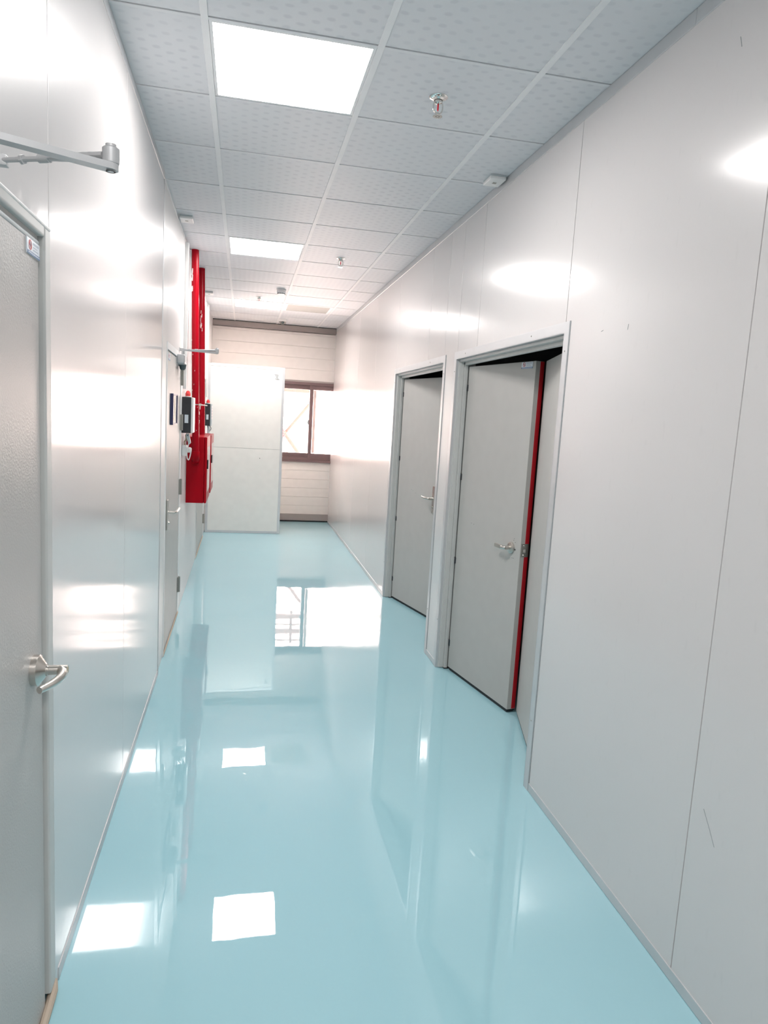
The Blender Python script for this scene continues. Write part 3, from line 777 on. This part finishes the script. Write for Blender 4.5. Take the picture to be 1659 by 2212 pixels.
B().tube(smooth_path([(0.060, 0.0, 0.085), (0.072, -0.02, 0.078), (0.070, -0.03, 0.04), (0.058, -0.03, -0.010), (0.045, -0.03, 0.0), (0.042, -0.04, 0.05), (0.052, -0.03, 0.108), (0.050, -0.02, 0.14)], 6), 0.0042, 10).build('lead', 'white_plastic', t)
B().tube(smooth_path([(0.02, 0.0, 0.105), (0.018, 0.0, 0.13), (0.030, 0.0, 0.15), (0.028, 0.0, 0.19)], 5), 0.005, 8).build('conduit', 'tan', t)

# ================================================================== PARTITION BOARD NEAR THE END
t = thing('partition_board', 'large cream white board standing across the corridor before the window', 'partition', (XLF + 0.01, 9.46, 0))
PW = 0.524 - (XLF + 0.01); PH = 2.25
B().box(0.03, PW - 0.03, 0.004, 0.046, 1.1565, PH - 0.03, 0.002).build('upper_board', 'partition', t)
B().box(0.03, PW - 0.03, 0.004, 0.046, 0.03, 1.1535, 0.002).build('lower_board', 'partition', t)
B().box(0.03, PW - 0.03, 0.010, 0.040, 1.145, 1.165).build('joint_tongue', 'groove', t)
b = B(); b.box(PW - 0.034, PW, 0, 0.05, 0.001, PH, 0.002); b.box(0, 0.034, 0, 0.05, 0.001, PH, 0.002)
b.build('edge_channel', 'alu', t)
b = B(); b.box(0.034, PW - 0.034, 0, 0.05, 0.001, 0.034, 0.002); b.build('bottom_channel', 'alu', t)
b = B(); b.box(0.034, PW - 0.034, 0, 0.05, PH - 0.034, PH, 0.002); b.build('top_channel', 'white_frame', t)
B().lathe([(0.006, 0.0042), (0.006, 0.0035)], (0.70, 0, 1.03), 'y', 10).build('speck', 'ink', t)
cu = bpy.data.curves.new('lettering', 'FONT'); cu.body = 'pd'; cu.size = 0.075; cu.extrude = 0.0006; cu.align_x = 'CENTER'
fo = bpy.data.objects.new('tmp_text', cu); COL.objects.link(fo)
bpy.context.view_layer.update()
me = bpy.data.meshes.new_from_object(fo.evaluated_get(bpy.context.evaluated_depsgraph_get()))
bpy.data.objects.remove(fo)
me.name = 'lettering'; me.materials.clear(); me.materials.append(M['ink'])
lo = bpy.data.objects.new('lettering', me); COL.objects.link(lo); lo.parent = t
lo.matrix_local = Matrix.Translation((PW - 0.088, 0.003, 2.12)) @ Matrix.Rotation(PI / 2, 4, 'X') @ Matrix.Rotation(PI / 2, 4, 'Z')

# ================================================================== CEILING FIXTURES
def ceiling_light(label, i, j, lit=True):
    x0, x1 = GX + GP * (i - 1), GX + GP * i; y0, y1 = GY + GQ * j, GY + GQ * (j + 1)
    t = thing('ceiling_light' if lit else 'unlit_ceiling_light', label, 'ceiling light', ((x0 + x1) / 2, (y0 + y1) / 2, H), group='square panel lights in the ceiling' if lit else None)
    hx, hy = (x1 - x0) / 2 - 0.0135, (y1 - y0) / 2 - 0.011
    fw = 0.012 if lit else 0.034
    b = B()
    b.box(-hx, -hx + fw, -hy, hy, -0.001, 0.012, 0.001); b.box(hx - fw, hx, -hy, hy, -0.001, 0.012, 0.001)
    b.box(-hx + fw, hx - fw, -hy, -hy + fw, -0.001, 0.012, 0.001); b.box(-hx + fw, hx - fw, hy - fw, hy, -0.001, 0.012, 0.001)
    b.build('frame', 'tbar', t)
    B().quad(-hx + fw - 0.001, hx - fw + 0.001, -hy + fw - 0.001, hy - fw + 0.001, 0.0015).build('diffuser', 'lamp' if lit else 'diffuser_off', t)
ceiling_light('nearest lit square panel light in view', 1, 0)
ceiling_light('middle lit square panel light, level with the red pipes', 1, 5)
ceiling_light('farthest lit square panel light, before the end wall', 1, 10)
ceiling_light('unseen lit square panel above the viewer, added for lighting', 1, -5)  # out of view, continues the row; added to light the near corridor
ceiling_light('unseen lit square panel behind the viewer, added for lighting', 1, -10)  # likewise unseen, added for its light on the corridor
ceiling_light('dark unlit square panel beside the farthest lit one', 2, 10, False)

def sprinkler(label, x, y):
    t = thing('sprinkler', label, 'sprinkler', (x, y, H), group='chrome ceiling sprinklers')
    b = B(); b.lathe([(0.038, 0.002), (0.038, -0.001), (0.034, -0.004), (0.024, -0.006), (0.018, -0.012), (0.017, -0.012), (0.017, 0.002)], (0, 0, 0), 'z', 32); b.build('escutcheon', 'chrome', t)
    b = B(); b.lathe([(0.013, -0.006), (0.015, -0.012), (0.015, -0.022), (0.010, -0.026), (0.006, -0.028)], (0, 0, 0), 'z', 20)
    for s in (-1, 1): b.tube(smooth_path([(s * 0.014, 0, -0.016), (s * 0.0185, 0, -0.030), (s * 0.0185, 0, -0.048), (s * 0.011, 0, -0.060), (0, 0, -0.064)], 4), 0.0032, 8)
    b.lathe([(0.004, -0.056), (0.005, -0.062), (0.005, -0.072)], (0, 0, 0), 'z', 12); b.build('frame', 'chrome', t)
    B().lathe([(0.0015, -0.026), (0.0034, -0.029), (0.0034, -0.048), (0.0015, -0.053)], (0, 0, 0), 'z', 12).build('bulb', 'lens_red', t)
    b = B(); b.lathe([(0.008, -0.071), (0.008, -0.0735)], (0, 0, 0), 'z', 24)
    for k in range(12):
        a = k * PI / 6; c, s_ = math.cos(a), math.sin(a); pv = Vector((-s_, c, 0)) * 0.0036; r0, r1 = Vector((c, s_, 0)) * 0.006, Vector((c, s_, 0)) * 0.0195
        b.prism([r0 - pv * 0.6, r1 - pv, r1 + pv, r0 + pv * 0.6], (0, 0, -0.0735), (0, 0, 0.0016))
    b.build('deflector', 'chrome', t)
sprinkler('nearest chrome sprinkler, right of the first light panel', 0.735, 2.905)
sprinkler('middle chrome sprinkler, right of the second light panel', 0.752, 5.935)
sprinkler('farthest chrome sprinkler, in front of the last light panel', 0.133, 8.30)

t = thing('smoke_detector', 'round white smoke detector near the last light panels', 'smoke detector', (0.353, 7.69, H))
B().lathe([(0.052, 0.0), (0.052, -0.012), (0.048, -0.014)], (0, 0, 0), 'z', 32).build('base', 'white_plastic', t)
b = B(); b.lathe([(0.049, -0.012), (0.049, -0.030), (0.040, -0.040), (0.036, -0.048), (0.022, -0.052)], (0, 0, 0), 'z', 32); b.build('head', 'white_plastic', t)
b = B()
for k in range(14):
    a = k * 2 * PI / 14; c, s_ = math.cos(a), math.sin(a); u = Vector((c, s_, 0)); v = Vector((-s_, c, 0))
    b.prism([u * 0.036 - v * 0.005, u * 0.0425 - v * 0.0055, u * 0.0425 + v * 0.0055, u * 0.036 + v * 0.005], (0, 0, -0.0455), (0, 0, 0.008))
b.build('vent', 'dark_grey', t)

t = thing('dome_camera', 'small clear dome camera under the ceiling by the end wall', 'camera', (0.497, 10.06, H))
B().lathe([(0.055, 0.0), (0.055, -0.024), (0.050, -0.030), (0.046, -0.030)], (0, 0, 0), 'z', 32).build('base', 'white_plastic', t)
B().lathe([(0.046 * math.cos(k * PI / 18), -0.029 - 0.046 * math.sin(k * PI / 18)) for k in range(9)] + [(0.001, -0.075)], (0, 0, 0), 'z', 32).build('dome', 'dome', t)
b = B(); b.lathe([(0.020, -0.030), (0.024, -0.044), (0.016, -0.058), (0.004, -0.062)], (0, 0, 0), 'z', 20); b.build('eye', 'dark_grey', t)

def sensor(label, x, y):
    t = thing('ceiling_sensor', label, 'sensor', (x, y, H), group='flat white sensor boxes at the ceiling edge')
    B().box(-0.042, 0.042, -0.060, 0.060, -0.008, 0.002, 0.002).build('base', 'grey_plastic', t)
    B().box(-0.044, 0.044, -0.062, 0.062, -0.024, -0.007, 0.005, seg=3).build('cover', 'white_plastic', t)
    B().box(-0.010, 0.010, -0.010, 0.010, -0.0255, -0.0235, 0.0005).build('eye', 'hinge', t)
sensor('flat white sensor box at the right ceiling edge', XR - 0.056, 3.70)
sensor('flat white sensor box at the left ceiling edge, before the red pipes', XLF + 0.058, 5.185)
sensor('flat white sensor box at the left ceiling edge, past the red pipes', XLF + 0.062, 8.28)

# ================================================================== LIGHT FROM OUTSIDE
wd = bpy.data.worlds.new('World'); SC.world = wd; wd.use_nodes = True
bg = wd.node_tree.nodes['Background']
bg.inputs[0].default_value = (1.0, 0.77, 0.70, 1); bg.inputs[1].default_value = 22.0

# ================================================================== CAMERA
F, YAW, PIT, ROL = 1488.925, 0.206397, -0.134031, 0.057772
cy_, sy_, cp, sp, cr, sr = math.cos(YAW), math.sin(YAW), math.cos(PIT), math.sin(PIT), math.cos(ROL), math.sin(ROL)
fwd = Vector((sy_ * cp, cy_ * cp, sp)); right = Vector((cy_, -sy_, 0)); up = right.cross(fwd)
r2 = right * cr + up * sr; u2 = -right * sr + up * cr
cd = bpy.data.cameras.new('camera'); cam = bpy.data.objects.new('camera', cd); COL.objects.link(cam)
cd.sensor_fit = 'HORIZONTAL'; cd.sensor_width = 36.0; cd.lens = 36.0 * F / 1659.0; cd.clip_start = 0.02
mw = Matrix((r2, u2, -fwd)).transposed().to_4x4(); mw.translation = Vector((0, 0, CAM_H))
cam.matrix_world = mw
SC.camera = cam

# ================================================================== VIEW
vs = SC.view_settings
SC.display_settings.display_device = 'sRGB'
vs.view_transform = 'Standard'; vs.look = 'None'; vs.gamma = 1.0; vs.use_curve_mapping = False; vs.exposure = 0.44
cyc = SC.cycles
cyc.use_denoising = True; cyc.use_light_tree = False
cyc.max_bounces = 6; cyc.diffuse_bounces = 4; cyc.glossy_bounces = 3; cyc.transparent_max_bounces = 6
cyc.use_adaptive_sampling = True; cyc.adaptive_threshold = 0.06
cyc.caustics_reflective = True; cyc.caustics_refractive = True
cyc.sample_clamp_indirect = 12.0; cyc.blur_glossy = 0.5
